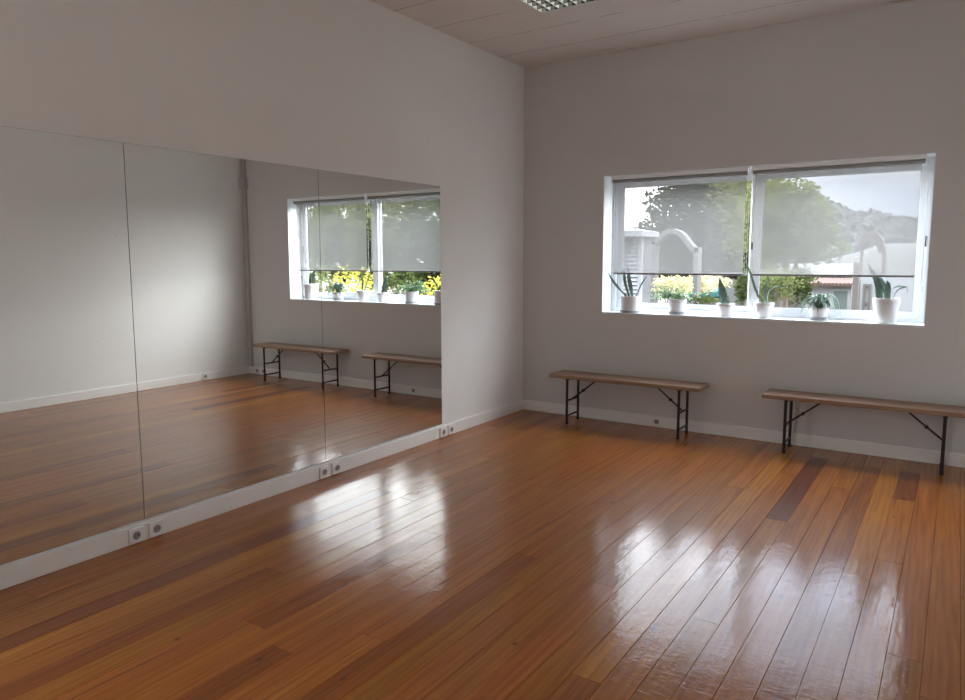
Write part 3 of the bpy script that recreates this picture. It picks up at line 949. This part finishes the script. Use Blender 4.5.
# gate posts and a cream wall at the right
q0, q1 = at(853.5, 262, 11), at(860, 262, 11)
o = MB().box((q0.x, 11, GZ), (q1.x, 11.2, q0.z)).build('gate_post', M['post'], bevel=.01)
tag(o, 'beige gate post standing left of the rightmost plant', 'post')
q0, q1 = at(861, 276, 14), at(930, 276, 14)
oc = empty('cream_wall', ((q0.x+q1.x)/2, 14, GZ), 'bright cream wall behind the rightmost potted plant', 'wall'); oc['kind'] = 'thing'
cw = (q1.x-q0.x)/2
MB().box((-cw, 0, 0), (cw, .2, q0.z-GZ)).build('wall_body', M['siding'], oc)
s0, s1 = at(863, 285, 13.9).x-oc.location.x, at(871, 285, 13.9).x-oc.location.x
z1_ = at(863, 284, 13.9).z-GZ
b = MB(); b.box((s0, -.06, 0), (s0+.05, 0, z1_)); b.box((s1-.05, -.06, 0), (s1, 0, z1_)); b.box((s0+.05, -.06, z1_-.06), (s1-.05, 0, z1_)); b.box((s0+.05, -.06, z1_-.5), (s1-.05, 0, z1_-.45))
b.build('trellis', M['post'], oc)

# teal covered pool and yellow flowers, pickets
q0, q1 = at(688, 289.5, 17), at(722, 298, 17)
o = MB().box((q0.x, 17, q1.z), (q1.x, 19.5, q0.z)).build('pool_cover', M['teal'], bevel=.05)
tag(o, 'teal tarpaulin cover over a garden pool, left pane', 'pool cover')
o2 = MB().box((q0.x-.2, 16.9, GZ), (q1.x+.2, 19.6, q1.z-.005)).build('pool_wall', M['stucco'])
tag(o2, 'low pale pool wall under the teal cover', 'wall'); o2['kind'] = 'thing'
fp = empty('picket_fence', (at(733, 290, 16).x, 16, GZ), 'short pale picket fence left of the middle window bar', 'fence')
fz = at(733, 278, 16).z-GZ
for k in range(4):
    xx = at(727+k*4.2, 290, 16).x-fp.location.x
    MB().box((xx-.06, 0, 0), (xx+.06, .03, fz-.03*k)).build('picket', M['stucco'], fp)
MB().box((-.45, .03, fz*.6), (.45, .06, fz*.6+.08)).build('rail', M['stucco'], fp)


def shrub(px, py, Y, rx, ry, rz, n, size, seed, mat, label, name='shrub', group='shrubs outside the window'):
    c_ = at(px, py, Y)
    o = empty(name, (c_.x, Y, GZ), label, 'shrub', group)
    r_ = random.Random(seed)
    zc = c_.z-GZ
    bl = [(0, 0, zc, rx, ry, rz)]
    for k in range(3): bl.append((r_.uniform(-.6, .6)*rx, r_.uniform(-.4, .4)*ry, zc+r_.uniform(-.5, .3)*rz, rx*.55, ry*.55, rz*.6))
    foliage(bl, n, size, seed, mat, o, 'foliage')
    b = MB()
    for k in range(5): b.tube([(r_.uniform(-.1, .1), r_.uniform(-.1, .1), 0), (r_.uniform(-.6, .6)*rx, r_.uniform(-.4, .4)*ry, zc)], .018, 6, .008)
    b.build('stems', M['bark'], o)
    return o


shrub(672, 286, 11.5, .55, .4, .28, 700, .05, 21, M['leaf_gold'], 'gold and green shrub behind the bushy potted plant')
shrub(694, 284, 14, .55, .4, .26, 600, .055, 22, M['leaf_gold'], 'gold flowering shrub above the teal pool cover')
shrub(711, 282, 15, .55, .4, .20, 500, .05, 23, M['leaf_gold'], 'gold flowering shrub behind the small snake plant')
shrub(742, 288, 11.3, .17, .2, .40, 400, .05, 24, M['leaf_mid'], 'narrow green shrub beside the middle window bar')
shrub(776, 286, 12, .55, .4, .42, 1100, .05, 25, M['leaf_yel'], 'yellow-green shrub right of the middle window bar')
shrub(796, 284, 13, .5, .4, .50, 1000, .05, 26, M['leaf_mid'], 'green shrub left of the white garage')
shrub(702, 300, 9, .35, .3, .10, 260, .04, 27, M['leaf_mid'], 'low green shrub at the foot of the pool')

# big trees in the view
c_ = at(700, 225, 26)
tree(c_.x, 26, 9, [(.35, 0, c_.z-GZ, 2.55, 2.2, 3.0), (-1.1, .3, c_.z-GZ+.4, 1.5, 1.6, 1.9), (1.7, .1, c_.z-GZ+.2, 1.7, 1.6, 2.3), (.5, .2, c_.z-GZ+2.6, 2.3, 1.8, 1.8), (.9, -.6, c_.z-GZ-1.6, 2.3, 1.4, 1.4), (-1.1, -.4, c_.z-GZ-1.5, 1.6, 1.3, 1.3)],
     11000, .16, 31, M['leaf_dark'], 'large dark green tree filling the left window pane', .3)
c_ = at(643, 220, 34)
tree(c_.x, 34, 6, [(0, 0, c_.z-GZ-.55, .45, .5, .4), (.35, 0, c_.z-GZ-.9, .5, .5, .45), (.1, 0, c_.z-GZ-1.5, .8, .6, .7)], 900, .13, 32, M['leaf_dark'], 'small dark tree just above the white house roof', .15)
c_ = at(788, 215, 19)
tree(c_.x, 19, 7, [(-.5, 0, c_.z-GZ+.35, 1.05, 1.0, .95), (.35, .2, c_.z-GZ+.1, .95, 1.0, .8), (-.7, .1, c_.z-GZ-.7, .8, .9, .8), (.6, -.1, c_.z-GZ-.6, 1.0, .8, .7), (.9, .1, c_.z-GZ-1.1, .9, .8, .5), (0, -.2, c_.z-GZ-1.2, .9, .7, .5), (.1, 0, c_.z-GZ+.75, .8, .8, .4)],
     7000, .075, 33, M['leaf_yel'], 'loose yellow-green tree in the middle of the right window pane', .12)
c_ = at(755, 205, 21.6)
tree(c_.x, 21.6, 8, [(0, 0, c_.z-GZ, 1.2, 1.2, 1.6), (-.7, 0, c_.z-GZ+.8, .9, 1, 1.0), (.2, 0, c_.z-GZ-1.4, 1.1, 1, 1.1)], 3500, .09, 34, M['leaf_yel'], 'bright yellow-green tree behind the middle window bar', .12)

# garden seen only by way of the mirror (to the right of the window)
mats = [M['leaf_yel'], M['leaf_mid'], M['leaf_yel'], M['leaf_yel'], M['leaf_yel'], M['leaf_mid'], M['leaf_yel']]
for k, (x_, y_, h_, r0) in enumerate([(6.3, 9.6, 2.6, 1.1), (9.0, 10.4, 2.8, 1.15), (11.8, 11.4, 3.0, 1.2), (14.8, 12.6, 3.2, 1.3), (18.1, 13.8, 3.6, 1.4), (12.5, 18.5, 4.0, 2.4), (6.6, 16.0, 4.0, 2.3)]):
    labs_ = ['yellow-green garden tree nearest the window, seen in the mirror', 'green garden tree, second from the window in the mirror', 'yellow-green garden tree in the middle of the mirrored row',
             'yellow-green garden tree, fourth of the mirrored row', 'yellow-green garden tree in the mirror, far right', 'tall green tree standing behind the row of garden trees', 'tall yellow-green tree behind the row of garden trees in the mirror']
    tree(x_, y_, h_, [(0, 0, h_, r0, r0*.8, r0*.9), (-r0*.5, 0, h_-.7, r0*.7, r0*.6, r0*.7), (r0*.5, .1, h_-.6, r0*.7, r0*.6, r0*.8), (0, -.1, h_-1.4, r0*1.1, r0*.6, r0*.5)], 4800, .11, 50+k, mats[k], labs_[k], .1)
for k, (x_, y_, m_, lb) in enumerate([(5.0, 5.6, 'leaf_bloom', 'gold shrub in the mirror, nearest the window'), (6.9, 6.2, 'leaf_mid', 'green shrub in the mirror between two gold ones'), (8.8, 6.9, 'leaf_bloom', 'bright gold shrub low in the mirrored window'),
                                      (10.7, 7.6, 'leaf_yel', 'yellow-green shrub low in the mirrored window'), (12.7, 8.5, 'leaf_mid', 'green shrub at the right of the mirrored window')]):
    o = empty('shrub', (x_, y_, GZ), lb, 'shrub', 'shrubs outside the window')
    foliage([(0, 0, 1.15, .72, .5, .6), (.2, 0, .7, .62, .45, .5), (-.25, 0, .8, .55, .45, .55)], 1500, .055, 80+k, M[m_], o, 'foliage')
    b = MB()
    for j in range(4): b.tube([(j*.05-.1, 0, 0), (j*.3-.45, .1, .95)], .018, 6, .008)
    b.build('stems', M['bark'], o)

# overhead cables
for k, (a_, c_, lb) in enumerate((((560, 204), (760, 214), 'upper overhead cable in the sky at the left pane'), ((560, 221), (760, 219), 'lower overhead cable in the sky at the left pane'))):
    P0, P1 = at(*a_, 40), at(*c_, 40)
    pts = [P0.lerp(P1, i/12)-Vector((0, 0, .5*math.sin(PI*i/12))) for i in range(13)]
    o = MB().tube(pts, .02, 6).build('hanging_cable', M['cable'])
    tag(o, lb, 'cable', 'overhead cables')

# ------------------------------------------------------------------ light
GLOW = 0.82
wd = bpy.data.worlds.new('sky'); sc.world = wd; wd.use_nodes = True
nt = wd.node_tree; nt.nodes.clear()
tc = nt.nodes.new('ShaderNodeTexCoord'); sp_ = nt.nodes.new('ShaderNodeSeparateXYZ')
nt.links.new(tc.outputs['Generated'], sp_.inputs[0])
mp = nt.nodes.new('ShaderNodeMapping'); mp.inputs['Scale'].default_value = (1, 1, 3.5)
nt.links.new(tc.outputs['Generated'], mp.inputs[0])
nz = nt.nodes.new('ShaderNodeTexNoise'); nz.inputs['Scale'].default_value = 3.1; nz.inputs['Detail'].default_value = 6; nz.inputs['Roughness'].default_value = .55
nt.links.new(mp.outputs[0], nz.inputs['Vector'])
cr_ = nt.nodes.new('ShaderNodeValToRGB')
el = cr_.color_ramp.elements
el[0].position = .40; el[0].color = (.48, .58, .78, 1)
el[1].position = .60; el[1].color = (.95, .97, 1.0, 1)
nt.links.new(nz.outputs['Fac'], cr_.inputs[0])
rp = nt.nodes.new('ShaderNodeValToRGB')
e2 = rp.color_ramp.elements
e2[0].position = 0.0; e2[0].color = (.023,)*3+(1,)
e2[1].position = 1.0; e2[1].color = (.27, .27, .27, 1)
for p_, v_ in ((.10, .026), (.22, .078), (.36, .13), (.62, .26)):
    q_ = e2.new(p_); q_.color = (v_, v_, v_, 1)
nt.links.new(sp_.outputs[2], rp.inputs[0])
mxn = nt.nodes.new('ShaderNodeMix'); mxn.data_type = 'RGBA'; mxn.blend_type = 'MULTIPLY'; mxn.inputs[0].default_value = 1
nt.links.new(cr_.outputs[0], mxn.inputs[6]); nt.links.new(rp.outputs[0], mxn.inputs[7])
# the brighter quarter of the overcast, where the sun stands behind cloud to the left of the house
vn = nt.nodes.new('ShaderNodeVectorMath'); vn.operation = 'NORMALIZE'; nt.links.new(tc.outputs['Generated'], vn.inputs[0])
vd = nt.nodes.new('ShaderNodeVectorMath'); vd.operation = 'DOT_PRODUCT'; nt.links.new(vn.outputs[0], vd.inputs[0])
vd.inputs[1].default_value = Vector((-.84, .38, .38)).normalized()
pw = nt.nodes.new('ShaderNodeMath'); pw.operation = 'POWER'; pw.use_clamp = False
mxx = nt.nodes.new('ShaderNodeMath'); mxx.operation = 'MAXIMUM'; nt.links.new(vd.outputs['Value'], mxx.inputs[0]); mxx.inputs[1].default_value = 0
nt.links.new(mxx.outputs[0], pw.inputs[0]); pw.inputs[1].default_value = 6
ml = nt.nodes.new('ShaderNodeMath'); ml.operation = 'MULTIPLY'; nt.links.new(pw.outputs[0], ml.inputs[0]); ml.inputs[1].default_value = GLOW
ad = nt.nodes.new('ShaderNodeMix'); ad.data_type = 'RGBA'; ad.blend_type = 'ADD'; ad.clamp_result = False; ad.inputs[0].default_value = 1
nt.links.new(mxn.outputs[2], ad.inputs[6]); nt.links.new(ml.outputs[0], ad.inputs[7])
vd2 = nt.nodes.new('ShaderNodeVectorMath'); vd2.operation = 'DOT_PRODUCT'; nt.links.new(vn.outputs[0], vd2.inputs[0])
vd2.inputs[1].default_value = Vector((.80, .36, .58)).normalized()
mx2 = nt.nodes.new('ShaderNodeMath'); mx2.operation = 'MAXIMUM'; nt.links.new(vd2.outputs['Value'], mx2.inputs[0]); mx2.inputs[1].default_value = 0
pw2 = nt.nodes.new('ShaderNodeMath'); pw2.operation = 'POWER'; nt.links.new(mx2.outputs[0], pw2.inputs[0]); pw2.inputs[1].default_value = 7
ml2 = nt.nodes.new('ShaderNodeMath'); ml2.operation = 'MULTIPLY'; nt.links.new(pw2.outputs[0], ml2.inputs[0]); ml2.inputs[1].default_value = .30
ad2 = nt.nodes.new('ShaderNodeMix'); ad2.data_type = 'RGBA'; ad2.blend_type = 'ADD'; ad2.clamp_result = False; ad2.inputs[0].default_value = 1
nt.links.new(ad.outputs[2], ad2.inputs[6]); nt.links.new(ml2.outputs[0], ad2.inputs[7])
bg = nt.nodes.new('ShaderNodeBackground'); bg.inputs[1].default_value = 42.0
nt.links.new(ad2.outputs[2], bg.inputs[0])
wo = nt.nodes.new('ShaderNodeOutputWorld'); nt.links.new(bg.outputs[0], wo.inputs[0])
wd.cycles.sampling_method = 'MANUAL'; wd.cycles.sample_map_resolution = 1024


def area(name, loc, rot, sx, sy, power, color=(1, 1, 1), portal=False, spread=180):
    l = bpy.data.lights.new(name, 'AREA'); l.shape = 'RECTANGLE'; l.size = sx; l.size_y = sy
    l.energy = power; l.color = color
    l.spread = math.radians(spread)
    l.cycles.is_portal = portal
    o = bpy.data.objects.new(name, l); col.objects.link(o)
    o.location = loc; o.rotation_euler = rot
    return o


area('window_portal', ((WX0+WX1)/2, YW1+.01, (WZ0+WZ1)/2), (-PI/2, 0, 0), WX1-WX0, WZ1-WZ0, 1, portal=True)
area('added_side_fill', (-.05, (FY0+FY1)/2, (FZ0+FZ1)/2), (0, -PI/2, 0), FZ1-FZ0-.1, FY1-FY0-.1, 36, (.90, .97, 1.0))  # lamp added in the unseen side window to brighten the walls

# ------------------------------------------------------------------ view
sc.view_settings.view_transform = 'Standard'
sc.view_settings.look = 'None'
sc.view_settings.gamma = 1
sc.view_settings.exposure = 0.2
sc.view_settings.use_curve_mapping = False
sc.cycles.use_denoising = True
sc.cycles.max_bounces = 12; sc.cycles.diffuse_bounces = 6; sc.cycles.glossy_bounces = 6; sc.cycles.transparent_max_bounces = 24
sc.cycles.sample_clamp_indirect = 12
